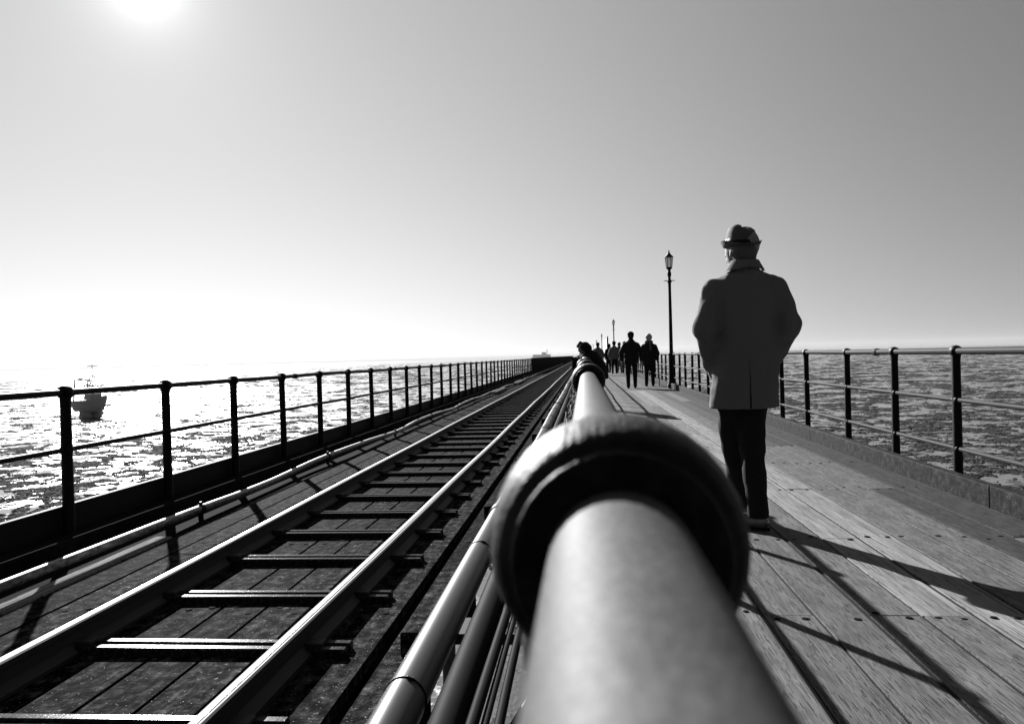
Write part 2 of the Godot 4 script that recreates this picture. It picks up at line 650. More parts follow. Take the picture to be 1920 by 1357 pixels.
func make_track_bed() -> void:
	var bed := structure("track_bed")
	var strips := [[-2.81, -2.59], [-2.58, -2.372], [-2.362, -2.198], [-2.19, -1.979], [-1.97, -1.761], [-1.753, -1.543], [-1.535, -1.327], [-1.319, -1.11], [-1.1, -0.873], [-0.819, -0.65]]
	for k in strips.size():
		var z := 3.0 - rng.randf() * 2.0
		while z > -160.0:
			var l := rng.randf_range(2.8, 4.3) if z > -30.0 else (12.0 if z > -60.0 else 40.0)
			plank(bed, "plank", strips[k][0] + rng.randf_range(0.0, 0.006), strips[k][1] - rng.randf_range(0.0, 0.006), z, z - l + 0.008, -0.125, 0.05, M.tar[rng.randi_range(0, 4)])
			z -= l
	var mb := MB.new()
	mb.box(Vector3(-3.06, -0.23, -130.0), Vector3(0.56, 0.06, 270.0), 0.004)
	put("gutter_board", mb.mesh(), M.dark_wood, bed)
	mb = MB.new()
	mb.box(Vector3.ZERO, Vector3(2.75, 0.18, 0.16), 0.004)
	var jm := mb.mesh()
	for i in 26:
		put("joist", jm, M.dark_wood, bed, Vector3(-2.05, -0.36, 2.4 - 1.4 * i))
	# bolt holes in the boards between the rails
	var bolt := MB.new()
	bolt.lathe([[0.0155, -0.004], [0.015, 0.0], [0.0, 0.0002]], 9)
	var bm := bolt.mesh()
	for i in 14:
		var bz := -2.25 - 1.38 * i
		for k in [1, 4, 5, 6, 8, 9]:
			for s in [0.06, 0.16]:
				put("bolt", bm, M.hole, bed, Vector3(strips[k][0] + s, -0.1223, bz + rng.randf_range(-0.05, 0.05)))


func make_railway() -> void:
	var t := thing("railway_track", "narrow railway track with polished rails and dark twin-bar steel sleepers", "railway track")
	for x in [-2.125, -1.152]:
		var pts_l := []
		var z := 3.0
		while z > -250.0:
			pts_l.append(Vector3(x + 0.006 * sin(z * 0.35 + x * 7.0) + 0.004 * sin(z * 1.1), 0, z))
			z -= 0.6 if z > -30.0 else 4.0
		var prof := [Vector2(-0.05, -0.135), Vector2(-0.05, -0.11), Vector2(-0.012, -0.085), Vector2(-0.009, -0.04), Vector2(-0.024, -0.03), Vector2(-0.0255, -0.007), Vector2(-0.018, -0.002), Vector2(0.018, -0.002), Vector2(0.0255, -0.007), Vector2(0.024, -0.03), Vector2(0.009, -0.04), Vector2(0.012, -0.085), Vector2(0.05, -0.11), Vector2(0.05, -0.135)]
		var mb := MB.new()
		for i in pts_l.size() - 1:
			for j in prof.size() - 1:
				var a: Vector3 = pts_l[i] + Vector3(prof[j].x, prof[j].y, 0)
				var b: Vector3 = pts_l[i] + Vector3(prof[j + 1].x, prof[j + 1].y, 0)
				var c: Vector3 = pts_l[i + 1] + Vector3(prof[j + 1].x, prof[j + 1].y, 0)
				var d: Vector3 = pts_l[i + 1] + Vector3(prof[j].x, prof[j].y, 0)
				mb.poly([a, b, c, d], Vector3((a.x + b.x) / 2 - pts_l[i].x, (a.y + b.y) / 2 + 0.055, 0))
		var rail := put("rail", mb.mesh(), M.rust, t)
		mb = MB.new()
		var rows := []
		for p in pts_l:
			rows.append([p + Vector3(-0.0105, -0.0016, 0), p + Vector3(-0.007, 0.0008, 0), p + Vector3(0, 0.0012, 0), p + Vector3(0.007, 0.0008, 0), p + Vector3(0.0105, -0.0016, 0)])
		mb.grid(rows)
		put("running_surface", mb.mesh(), M.steel, rail)
	var mb := MB.new()
	for s in [-1, 1]:
		mb.box(Vector3(-1.63, -0.125, s * 0.036), Vector3(1.33, 0.07, 0.043), 0.006)
	mb.box(Vector3(-1.63, -0.145, 0), Vector3(1.31, 0.05, 0.05), 0.0)
	var sm := mb.mesh()
	var plate := MB.new()
	plate.box(Vector3.ZERO, Vector3(0.17, 0.02, 0.07), 0.004)
	var pm := plate.mesh()
	for i in 150:
		var z := 1.02 - 0.688 * i
		var sl := put("sleeper", sm, M.sleeper, t, Vector3(rng.randf_range(-0.012, 0.012), rng.randf_range(-0.003, 0.002), z + rng.randf_range(-0.012, 0.012)))
		sl.rotation.y = rng.randf_range(-0.008, 0.008)
		if i < 40:
			for x in [-2.125, -1.152]:
				put("rail_clip", pm, M.rust, sl, Vector3(x, -0.085, 0))


# ---------------------------------------------------------------- railings
func ball_profile(r: float, pipe: float, half: float) -> Array:
	return [[pipe, -half], [r * 0.7, -half], [r * 0.76, -half * 0.99], [r * 0.785, -half * 0.93], [r * 0.8, -half * 0.84], [r * 0.86, -half * 0.8], [r * 0.93, -half * 0.66], [r * 0.98, -half * 0.4], [r, -half * 0.1], [r, half * 0.1], [r * 0.98, half * 0.4], [r * 0.93, half * 0.66], [r * 0.86, half * 0.8], [r * 0.8, half * 0.84], [r * 0.785, half * 0.93], [r * 0.76, half * 0.99], [r * 0.7, half], [pipe, half]]


func railing(t: Node3D, x: float, zs: Array, base_y: float, levels: Array, radii: Array, post_r: float, ball_r: float, m_rail: Material, m_post: Material, coupling_every: int, z_end: float, seg := 14) -> void:
	var axis := Transform3D(Basis(Vector3.RIGHT, PI / 2), Vector3.ZERO)
	var top: float = levels[0]
	var pm := MB.new()
	pm.lathe([[0.0, base_y - 0.02], [post_r * 1.7, base_y - 0.02], [post_r * 1.7, base_y + 0.012], [post_r * 1.16, base_y + 0.03], [post_r * 1.08, base_y + 0.1], [post_r, base_y + 0.3], [post_r * 0.92, top - 0.07], [post_r * 1.02, top - 0.03], [post_r * 0.8, top]], seg)
	var post_mesh := pm.mesh()
	var bm := MB.new()
	bm.lathe(ball_profile(ball_r, radii[0], ball_r * 0.8), 32, axis)
	var ball_mesh := bm.mesh()
	var boss := []
	for i in range(1, levels.size()):
		bm = MB.new()
		bm.lathe([[radii[i], -post_r * 1.15], [radii[i] * 1.5, -post_r * 1.1], [radii[i] * 1.75, -post_r * 0.6], [radii[i] * 1.75, post_r * 0.6], [radii[i] * 1.5, post_r * 1.1], [radii[i], post_r * 1.15]], 14, axis)
		boss.append(bm.mesh())
	bm = MB.new()
	bm.lathe([[radii[0], -0.045], [radii[0] * 1.33, -0.042], [radii[0] * 1.36, -0.034], [radii[0] * 1.36, 0.034], [radii[0] * 1.33, 0.042], [radii[0], 0.045]], 16, axis)
	var coup := bm.mesh()
	for i in zs.size():
		var dx := rng.randf_range(-0.004, 0.004) if i > 4 else 0.0
		var p := put("post", post_mesh, m_post, t, Vector3(x + dx, 0, zs[i]))
		p.rotation.z = rng.randf_range(-0.01, 0.01) if i > 4 else 0.0
		p.rotation.x = rng.randf_range(-0.012, 0.012) if i > 4 else 0.0
		put("rail_fitting", ball_mesh, m_post, p, Vector3(0, top, 0))
		for k in boss.size():
			put("rail_boss", boss[k], m_post, p, Vector3(0, levels[k + 1], 0))
		if coupling_every and i % coupling_every == 1 and zs[i] > -60.0:
			var c := put("coupling", coup, m_rail, t, Vector3(x, top, zs[i] - 0.42))
			c.position.x = x
	for k in levels.size():
		var pts := []
		for i in range(zs.size() - 1, -1, -1):
			pts.append(Vector3(x + (0.0 if i < 6 else 0.005 * sin(i * 2.1 + k)), levels[k] + (0.0 if i < 6 else 0.005 * sin(i * 1.3 + 2.0 * k) + 0.004 * sin(i * 0.41)), zs[i]))
		pts.insert(0, Vector3(x, levels[k], z_end))
		var mb := MB.new()
		mb.tube(pts, [radii[k]], 32 if k == 0 else 12)
		put(["top_rail", "middle_rail", "lower_rail"][k], mb.mesh(), m_rail, t)


func make_railings() -> void:
	var zs := [2.3, 1.05, -0.239, -1.76, -3.1, -4.455, -5.758]
	while zs[-1] > -66.0:
		zs.append(zs[-1] - 1.29)
	var t := thing("handrail", "worn grey tube handrail with black collars between walkway and railway", "handrail")
	railing(t, 0.0085, zs, 0.0, [0.985, 0.61, 0.28], [0.0195, 0.016, 0.016], 0.029, 0.0375, M.galv, M.black, 0, -67.8)
	zs = [-2.2, -3.45, -4.72, -5.98, -7.12, -8.37, -9.84, -11.06]
	while zs[-1] > -140.0:
		zs.append(zs[-1] - 1.285)
	t = thing("iron_fence", "three-rail iron fence along the walkway with grey rails and black posts", "fence")
	railing(t, 2.66, zs, -0.12, [1.0, 0.65, 0.3], [0.024, 0.017, 0.017], 0.033, 0.043, M.galv_dark, M.black, 3, -142.0, 10)
	zs = []
	for k in range(-2, 38):
		zs.append(-5.07 - 1.29 * k)
	t = thing("iron_fence", "two-rail black iron fence on the seaward side of the railway", "fence")
	railing(t, -3.49, zs, -0.14, [0.88, 0.497], [0.023, 0.019], 0.037, 0.05, M.black, M.black, 4, -53.2, 10)
	# dark board along the foot of that fence and the beam it stands on
	var e := structure("edge_beam")
	var mb := MB.new()
	mb.box(Vector3(-3.565, -0.06, -25.0), Vector3(0.05, 0.34, 57.0), 0.006)
	put("fascia_board", mb.mesh(), M.black_flat, e)
	mb = MB.new()
	mb.box(Vector3(-3.435, -0.19, -130.0), Vector3(0.2, 0.26, 270.0), 0.012)
	put("timber_beam", mb.mesh(), M.dark_wood, e)


func screens() -> void:
	# close-boarded screens farther along the pier
	var t := thing("boarded_screen", "long dark close-boarded screen where the seaward fence ends", "screen")
	var z := -53.6
	while z > -250.0:
		var l := 2.4 if z > -80.0 else 12.0
		var mb := MB.new()
		mb.box(Vector3(-3.5, 0.35, z - l / 2), Vector3(0.06, 1.12, l - 0.02), 0.004)
		put("panel", mb.mesh(), M.dark_wood, t)
		z -= l
	var mb := MB.new()
	mb.box(Vector3(-3.5, 0.935, -151.8), Vector3(0.12, 0.05, 196.4), 0.004)
	put("capping", mb.mesh(), M.dark_wood, t)
	t = thing("boarded_screen", "dark boarded screen ending square behind the far end of the handrail", "screen")
	z = -68.0
	while z > -240.0:
		var l := 2.4 if z > -90.0 else 12.0
		for x in [-1.0, -0.25]:
			mb = MB.new()
			mb.box(Vector3(x, 0.31, z - l / 2), Vector3(0.05, 1.06, l - 0.02), 0.004)
			put("panel", mb.mesh(), M.dark_wood, t)
		z -= l
	mb = MB.new()
	mb.box(Vector3(-0.625, 0.31, -67.97), Vector3(0.8, 1.06, 0.05), 0.006)
	put("end_panel", mb.mesh(), M.dark_wood, t)
	mb = MB.new()
	mb.box(Vector3(-0.625, 0.865, -154.0), Vector3(0.86, 0.04, 172.2), 0.006)
	put("capping", mb.mesh(), M.dark_wood, t)


# ---------------------------------------------------------------- pipes and cables
func make_pipes() -> void:
	# large light conduit left of the handrail
	var t := thing("conduit_pipe", "thick pale grey conduit pipe strapped down beside the handrail", "pipe")
	var pts := []
	var z := 2.5
	while z > -68.0:
		pts.append(Vector3(-0.568 + 0.008 * sin(z * 0.5), 0.0 + 0.006 * sin(z * 0.8), z))
		z -= 0.75
	var mb := MB.new()
	mb.tube(pts, [0.068], 28)
	put("pipe_run", mb.mesh(), M.conduit, t)
	for i in 30:
		var cz := -0.63 - 1.77 * i
		mb = MB.new()
		var ring := []
		for k in 25:
			var a := TAU * k / 24
			ring.append(Vector3(-0.568 + 0.008 * sin(cz * 0.5) + 0.0695 * cos(a), 0.006 * sin(cz * 0.8) + 0.0695 * sin(a), cz + 0.012 * cos(a + 0.6)))
		mb.tube(ring, [0.0035], 6, false)
		mb.box(Vector3(-0.568 + 0.008 * sin(cz * 0.5) + 0.02, 0.006 * sin(cz * 0.8) + 0.069, cz), Vector3(0.026, 0.009, 0.012), 0.002, Basis(Vector3.BACK, -0.3))
		put("strap", mb.mesh(), M.black, t)
	for i in 9:
		var cz := -5.2 - 5.8 * i
		mb = MB.new()
		mb.lathe([[0.068, -0.07], [0.076, -0.066], [0.077, 0.066], [0.068, 0.07]], 24, Transform3D(Basis(Vector3.RIGHT, PI / 2), Vector3(-0.568 + 0.008 * sin(cz * 0.5), 0.006 * sin(cz * 0.8), cz)))
		put("pipe_joint", mb.mesh(), M.conduit, t)
	t = thing("conduit_pipe", "dark grey conduit pipe between the pale pipe and the handrail posts", "pipe")
	pts = []
	z = 2.5
	while z > -68.0:
		pts.append(Vector3(-0.43 + 0.004 * sin(z * 0.4 + 1.0), -0.035, z))
		z -= 0.8
	mb = MB.new()
	mb.tube(pts, [0.056], 24)
	put("pipe_run", mb.mesh(), M.conduit_dark, t)
	# thin cables
	for c in 3:
		pts = []
		z = 2.5
		while z > -66.0:
			var far := smoothstep(-4.0, -9.0, z)
			pts.append(Vector3(-0.347 + 0.036 * c + (0.004 + 0.02 * far) * sin(z * (1.3 + 0.3 * c) + c * 2.0), -0.015 - 0.012 * c + (0.005 + 0.025 * far) * sin(z * (1.7 + 0.2 * c) + c), z))
			z -= 0.22 if z > -25.0 else 0.8
		mb = MB.new()
		mb.tube(pts, [[0.02, 0.013, 0.016][c]], 8)
		var o := put("power_cable", mb.mesh(), [M.conduit_dark, M.cable, M.conduit_dark][c])
		tag(o, ["thickest of the slack cables beside the dark conduit pipe", "thin black cable in the middle of the slack cable bundle", "slack cable running nearest the foot of the handrail posts"][c], "cable", "cables along the handrail")
	# looping cable at the near post
	pts = []
	for k in 22:
		var u := k / 21.0
		pts.append(Vector3(lerpf(-0.315, -0.02, u * u * 0.7 + u * 0.3), -0.1 + 0.14 * u - 0.05 * sin(u * PI), lerpf(-1.95, -3.05, u)))
	mb = MB.new()
	mb.tube(pts, [0.017], 12)
	var loop := put("looped_cable", mb.mesh(), M.conduit)
	tag(loop, "short looped grey cable rising to the handrail post", "cable")
	# timber blocks and cross bars that carry them
	for i in 14:
		var bz := -3.18 - 2.62 * (i - 1)
		var s := thing("pipe_support", ["nearest", "second", "third", "fourth", "fifth", "sixth", "seventh", "eighth", "ninth", "tenth", "eleventh", "twelfth", "thirteenth", "farthest"][i] + " timber block with iron bar under the conduit pipes, counting from the viewer", "bracket", Vector3(-0.6, -0.125, bz), 0.0, "pipe supports beside the track")
		mb = MB.new()
		mb.box(Vector3(-0.09, 0.05, 0), Vector3(0.11, 0.1, 0.26), 0.006, Basis(Vector3.UP, rng.randf_range(-0.08, 0.08)))
		put("block", mb.mesh(), M.tar[2], s)
		mb = MB.new()
		mb.box(Vector3(0.26, 0.03, 0), Vector3(0.59, 0.028, 0.05), 0.003)
		put("bar", mb.mesh(), M.rust, s)
	# pipe along the seaward fence
	t = thing("service_pipe", "slim pale service pipe sagging along the foot of the seaward fence", "pipe")
	pts = []
	z = 0.0
	while z > -120.0:
		pts.append(Vector3(-3.12 + 0.022 * sin(z * 0.9) + 0.012 * sin(z * 2.3), -0.115 + 0.016 * sin(z * 1.15 + 0.7), z))
		z -= 0.4 if z > -40.0 else 2.0
	mb = MB.new()
	mb.tube(pts, [0.03], 14)
	put("pipe_run", mb.mesh(), M.white_pipe, t)
	for i in 24:
		var cz := -2.9 - 3.27 * i
		mb = MB.new()
		var c := Vector3(-3.12 + 0.022 * sin(cz * 0.9) + 0.012 * sin(cz * 2.3), -0.115 + 0.016 * sin(cz * 1.15 + 0.7), cz)
		mb.lathe([[0.03, -0.03], [0.036, -0.028], [0.036, 0.028], [0.03, 0.03]], 14, Transform3D(Basis(Vector3.RIGHT, PI / 2), c))
		mb.box(c + Vector3(0, 0.04, 0), Vector3(0.02, 0.03, 0.03), 0.003)
		mb.box(c + Vector3(0, -0.09, 0), Vector3(0.03, 0.12, 0.04), 0.003)
		put("clip", mb.mesh(), M.black, t)
	# loose pale timbers lying beside it
	var lt := [[-2.845, -5.15, 3.4, 0.12, "pale loose timber plank lying by the near end of the service pipe"], [-2.88, -28.5, 3.6, 0.2, "pale loose board lying beside the track, nearer of two far ones"], [-2.9, -38.0, 5.0, 0.2, "pale loose board lying beside the track, farthest along"]]
	for d in lt:
		mb = MB.new()
		mb.box(Vector3(0, 0, d[2] / 2), Vector3(d[3], 0.07, d[2]), 0.008, Basis(Vector3.UP, 0.012))
		var o := put("timber_plank", mb.mesh(), M.timber, self, Vector3(d[0], -0.145 if d[1] > -10.0 else -0.07, d[1]))
		tag(o, d[4], "plank")


# ---------------------------------------------------------------- lamps
func make_lamps() -> void:
	var zs := [-24.1, -69.0, -115.0, -162.0, -220.0, -280.0]
	var lab := ["tall black lamp post with glazed lantern, nearest of the row", "black lamp post rising behind the group of walkers, second along the pier", "small lamp post left of the pale shelter wall, third along the pier", "tiny lamp post above the grey-coated walker, fourth along the pier", "faint tiny lamp post, fifth along the pier", "faintest and farthest lamp post at the vanishing end of the pier"]
	var first: Node3D
	for i in zs.size():
		var t: Node3D
		if i == 0:
			t = thing("street_lamp", lab[0], "street lamp", Vector3(2.60, 0, zs[0]), 0.0, "lamp posts along the walkway")
			first = t
			var mb := MB.new()
			mb.box(Vector3(0, 0.06, 0), Vector3(0.27, 0.12, 0.27), 0.02)
			mb.lathe([[0.13, 0.12], [0.115, 0.18], [0.1, 0.24], [0.092, 0.5], [0.088, 0.98], [0.105, 1.0], [0.105, 1.03], [0.06, 1.06]], 8)
			put("pedestal", mb.mesh(), M.black_flat, t)
			mb = MB.new()
			mb.lathe([[0.058, 1.03], [0.055, 1.2], [0.05, 2.0], [0.043, 2.9], [0.045, 3.12], [0.065, 3.16], [0.07, 3.19], [0.045, 3.22]], 14)
			put("pole", mb.mesh(), M.black, t)
			mb = MB.new()
			mb.lathe([[0.03, 3.2], [0.05, 3.24], [0.035, 3.28], [0.058, 3.36], [0.06, 3.42], [0.035, 3.5], [0.05, 3.53], [0.085, 3.56], [0.09, 3.58]], 12)
			mb.tube([Vector3(-0.16, 3.2, 0), Vector3(0.16, 3.2, 0)], [0.012], 8)
			put("bracket", mb.mesh(), M.black, t)
			mb = MB.new()
			for k in 6:
				var a := TAU * k / 6
				var o := Vector3(cos(a), 0, sin(a))
				mb.tube([o * 0.085 + Vector3(0, 3.58, 0), o * 0.118 + Vector3(0, 3.9, 0)], [0.007], 6)
			mb.lathe([[0.0, 3.575], [0.09, 3.578], [0.09, 3.6], [0.0, 3.603]], 6)
			var fr := put("lantern_frame", mb.mesh(), M.black, t)
			mb = MB.new()
			for k in 6:
				var a := TAU * k / 6
				var b := TAU * (k + 1) / 6
				mb.poly([Vector3(cos(a) * 0.083, 3.604, sin(a) * 0.083), Vector3(cos(b) * 0.083, 3.604, sin(b) * 0.083), Vector3(cos(b) * 0.114, 3.896, sin(b) * 0.114), Vector3(cos(a) * 0.114, 3.896, sin(a) * 0.114)], Vector3(cos(a) + cos(b), 0, sin(a) + sin(b)))
			put("glazing", mb.mesh(), M.pane, fr)
			mb = MB.new()
			mb.lathe([[0.0, 3.895], [0.132, 3.897], [0.135, 3.915], [0.1, 3.94], [0.06, 3.985], [0.05, 4.0], [0.034, 4.03], [0.018, 4.045], [0.026, 4.065], [0.022, 4.085], [0.006, 4.11], [0.0, 4.13]], 12)
			put("lantern_roof", mb.mesh(), M.black, t)
		else:
			t = first.duplicate()
			t.name = numbered("street_lamp")
			add_child(t)
			t.position.z = zs[i]
			t.set_meta("label", lab[i])


func make_far_things() -> void:
	# shelter on the right-hand side of the walkway, far off
	var t := thing("shelter", "pale grey shelter wall with a dark end post beyond the walkers", "shelter", Vector3(2.65, 0, -90.0))
	var mb := MB.new()
	for k in 5:
		mb = MB.new()
		mb.box(Vector3(0, 1.5, -2.5 - k * 3.0), Vector3(0.06, 2.9, 2.94), 0.005)
		put("panel", mb.mesh(), M.white_paint, t)
	mb = MB.new()
	mb.box(Vector3(0.05, 1.55, 0), Vector3(0.12, 3.1, 0.12), 0.01)
	put("end_post", mb.mesh(), M.black_flat, t)
	# power station on the far shore
	t = thing("power_station", "faint hazy block with a chimney on the far shore", "building", Vector3(-450.0, MUD_Y, -8500.0))
	mb = MB.new()
	mb.box(Vector3(0, 14, 0), Vector3(190, 28, 80), 1.0)
	put("low_hall", mb.mesh(), M.far, t)
	mb = MB.new()
	mb.box(Vector3(24, 28, 0), Vector3(44, 50, 60), 1.0)
	put("boiler_house", mb.mesh(), M.far, t)
	mb = MB.new()
	mb.tube([Vector3(58, 0, 0), Vector3(58, 78, 0)], [6.0, 4.5], 12)
	put("chimney", mb.mesh(), M.far, t)


# ---------------------------------------------------------------- bodies: capsules joined by a smooth minimum, meshed as surface nets
# a bone: [from, to, radius, radius, flat direction or null, flat factor]
func sdf(mb: MB, bones: Array, cell: float, blend: float, cuts := [], fold := 0.0, fold_freq := 9.0) -> void:
	var lo := Vector3.ONE * 1e9
	var hi := -lo
	for b in bones:
		var r := maxf(b[2], b[3]) + 0.03
		for q in 2:
			var p: Vector3 = b[q]
			lo = lo.min(p - Vector3.ONE * r)
			hi = hi.max(p + Vector3.ONE * r)
	var nx := int((hi.x - lo.x) / cell) + 2
	var ny := int((hi.y - lo.y) / cell) + 2
	var nz := int((hi.z - lo.z) / cell) + 2
	var f := PackedFloat32Array()
	f.resize(nx * ny * nz)
	f.fill(1.0)
	for b in bones:
		var pa: Vector3 = b[0]
		var pb: Vector3 = b[1]
		var ra: float = b[2]
		var rb: float = b[3]
		var flat := Vector3.ZERO
		var ff := 0.0
		if b.size() > 4:
			flat = b[4]
			ff = b[5] - 1.0
		var reach := maxf(ra, rb) + blend + 3.0 * cell
		var l := pa.min(pb) - Vector3.ONE * reach
		var h := pa.max(pb) + Vector3.ONE * reach
		var i0 := maxi(0, int((l.x - lo.x) / cell))
		var i1 := mini(nx - 1, int((h.x - lo.x) / cell) + 1)
		var j0 := maxi(0, int((l.y - lo.y) / cell))
		var j1 := mini(ny - 1, int((h.y - lo.y) / cell) + 1)
		var k0 := maxi(0, int((l.z - lo.z) / cell))
		var k1 := mini(nz - 1, int((h.z - lo.z) / cell) + 1)
		var ab := pb - pa
		ab += flat * (ab.dot(flat) * ff)
		var den := maxf(ab.length_squared(), 1e-9)
		for k in range(k0, k1 + 1):
			for j in range(j0, j1 + 1):
				var at := (k * ny + j) * nx
				for i in range(i0, i1 + 1):
					var ap := lo + Vector3(i, j, k) * cell - pa
					if ff != 0.0:
						ap += flat * (ap.dot(flat) * ff)
					var t := clampf(ap.dot(ab) / den, 0.0, 1.0)
					var d := (ap - ab * t).length() - (ra + (rb - ra) * t)
					var e := f[at + i]
					var m := maxf(blend - absf(d - e), 0.0)
					f[at + i] = minf(d, e) - m * m * 0.25 / blend
	if fold > 0.0 or cuts:
		var fn := FastNoiseLite.new()
		fn.seed = 4
		fn.frequency = 1.0
		fn.fractal_octaves = 2
		for k in nz:
			for j in ny:
				var at := (k * ny + j) * nx
				for i in nx:
					var d := f[at + i]
					if d > 0.08 or d < -0.08 and not cuts:
						continue
					var p := lo + Vector3(i, j, k) * cell
					if fold > 0.0:
						d += fold * fn.get_noise_3d(p.x * fold_freq * 1.3, p.y * fold_freq * 0.75 + p.x * fold_freq * 0.5, p.z * fold_freq)
					for c in cuts:
						d = maxf(d, p.dot(c[0]) - c[1])
					f[at + i] = d
	var ids := {}
	var base := mb.v.size()
	var sy := nx
	var sz := nx * ny
	var corner := [0, 1, sy, sy + 1, sz, sz + 1, sz + sy, sz + sy + 1]
	for k in nz - 1:
		for j in ny - 1:
			var at := (k * ny + j) * nx
			for i in nx - 1:
				var q := at + i
				var e := f[q]
				if absf(e) > 4.0 * cell:
					continue
				var neg := 0
				for c in corner:
					if f[q + c] < 0.0:
						neg += 1
				if neg == 0 or neg == 8:
					continue
				var sum := Vector3.ZERO
				var cnt := 0
				for c in 8:
					for ax in 3:
						if c & (1 << ax):
							continue
						var va := f[q + corner[c]]
						var vb := f[q + corner[c | (1 << ax)]]
						if (va < 0.0) == (vb < 0.0):
							continue
						var p := Vector3(c & 1, (c >> 1) & 1, (c >> 2) & 1)
						p[ax] += va / (va - vb)
						sum += p
						cnt += 1
				var gx := f[q + 1] - f[q] + f[q + 1 + sy + sz] - f[q + sy + sz]
				var gy := f[q + sy] - f[q] + f[q + 1 + sy + sz] - f[q + 1 + sz]
				var gz := f[q + sz] - f[q] + f[q + 1 + sy + sz] - f[q + 1 + sy]
				ids[q] = mb.vert(lo + (Vector3(i, j, k) + sum / cnt) * cell, Vector3(gx, gy, gz).normalized())
	for q in ids:
		var e := f[q]
		for ax in 3:
			var st: int = [1, sy, sz][ax]
			if (e < 0.0) == (f[q + st] < 0.0):
				continue
			var u: int = [sy, sz, 1][ax]
			var w: int = [sz, 1, sy][ax]
			if not (ids.has(q - u) and ids.has(q - w) and ids.has(q - u - w)):
				continue
			if e < 0.0:
				mb.face(ids[q], ids[q - u], ids[q - u - w])
				mb.face(ids[q], ids[q - u - w], ids[q - w])
			else:
				mb.face(ids[q], ids[q - u - w], ids[q - u])
				mb.face(ids[q], ids[q - w], ids[q - u - w])
	# smooth normals from the faces themselves
	var acc := {}
	for v in range(base, mb.v.size()):
		acc[v] = Vector3.ZERO
	for t in range(0, mb.ix.size(), 3):
		var a := mb.ix[t]
		if a < base:
			continue
		var b := mb.ix[t + 1]
		var c := mb.ix[t + 2]
		var n := (mb.v[c] - mb.v[a]).cross(mb.v[b] - mb.v[a])
		acc[a] += n
		acc[b] += n
		acc[c] += n
	for v in acc:
		if acc[v].length_squared() > 1e-16:
			mb.n[v] = acc[v].normalized()


func head(mb: MB, c: Vector3, turn: float, tilt: float, k: float, cell: float) -> void:  # c: middle of the head, k: scale; faces -z before the turn
	var b := Basis(Vector3.UP, turn) * Basis(Vector3.RIGHT, tilt)
	var o := func(x: float, y: float, z: float) -> Vector3: return c + b * (Vector3(x, y, z) * k)
	var X := b * Vector3.RIGHT
	sdf(mb, [
		[o.call(0, 0.03, 0.02), o.call(0, 0.035, -0.02), 0.095 * k, 0.09 * k, X, 1.2],
		[o.call(0, -0.02, -0.035), o.call(0, -0.085, -0.05), 0.07 * k, 0.042 * k, X, 1.05],
		[o.call(0, 0.01, -0.098), o.call(0, -0.025, -0.112), 0.011 * k, 0.016 * k],
		[o.call(-0.02, -0.058, -0.09), o.call(0.02, -0.058, -0.09), 0.012 * k, 0.012 * k],
		[o.call(-0.04, 0.03, -0.085), o.call(0.04, 0.03, -0.085), 0.014 * k, 0.014 * k],
		[o.call(-0.078, 0.012, 0.01), o.call(-0.083, -0.035, 0.0), 0.016 * k, 0.012 * k],
		[o.call(0.078, 0.012, 0.01), o.call(0.083, -0.035, 0.0), 0.016 * k, 0.012 * k],
		[o.call(0, -0.04, 0.03), o.call(0, -0.16, 0.045), 0.06 * k, 0.062 * k],
	], cell, 0.02 * k)


func hand(mb: MB, wrist: Vector3, along: Vector3, out: Vector3, thumb: Vector3, k := 1.0) -> void:  # palm, four curled fingers, thumb from the palm's side
	var end := wrist + along * 0.085 * k
	mb.tube([wrist - along * 0.03, wrist + along * 0.02 * k, wrist + along * 0.06 * k, end], [0.024 * k, 0.03 * k, 0.033 * k, 0.024 * k], 8)
	for i in 4:
		var s := (i - 1.5) * 0.018 * k
		var len: float = [0.072, 0.08, 0.076, 0.06][i] * k
		var p := end + thumb * -s - along * 0.012 * k
		mb.tube([p, p + along * len * 0.45 - out * len * 0.1, p + along * len * 0.72 - out * len * 0.35, p + along * len * 0.8 - out * len * 0.65], [0.0095 * k, 0.009 * k, 0.0085 * k, 0.007 * k], 6)
	var q := wrist + along * 0.025 * k + thumb * 0.028 * k
	mb.tube([q, q + (along + thumb * 0.8) * 0.028 * k, q + (along * 1.6 + thumb * 0.9) * 0.032 * k - out * 0.012 * k], [0.012 * k, 0.0105 * k, 0.008 * k], 6)


func shoe_mesh(toe: Vector3, at: Vector3) -> Array:
	var mb := MB.new()
	var d := toe.normalized()
	var s := d.cross(Vector3.UP)
	sdf(mb, [
		[at + Vector3(0, 0.045, 0) - d * 0.02, at + d * 0.08 + Vector3(0, 0.055, 0), 0.038, 0.04],
		[at + d * 0.08 + Vector3(0, 0.05, 0), at + d * 0.2 + Vector3(0, 0.03, 0), 0.042, 0.03, Vector3.UP, 1.25],
		[at + Vector3(0, 0.06, 0), at + Vector3(0, 0.11, 0), 0.042, 0.045],
	], 0.008, 0.02, [[Vector3.DOWN, -0.012]])
	var sole := MB.new()
	var outline := []
	for q in 16:
		var a := TAU * q / 16
		var u := cos(a)
		var x := 0.085 + u * 0.15
		var w := 0.043 * (0.9 if u < -0.3 else 1.0)
		outline.append(at + d * x + s * sin(a) * w)
	sole.grid([outline, outline.map(func(p): return p + Vector3(0, 0.018, 0))], true)
	sole.poly(outline.map(func(p): return p + Vector3(0, 0.018, 0)), Vector3.UP)
	sole.poly(outline, Vector3.DOWN)
	return [mb, sole]


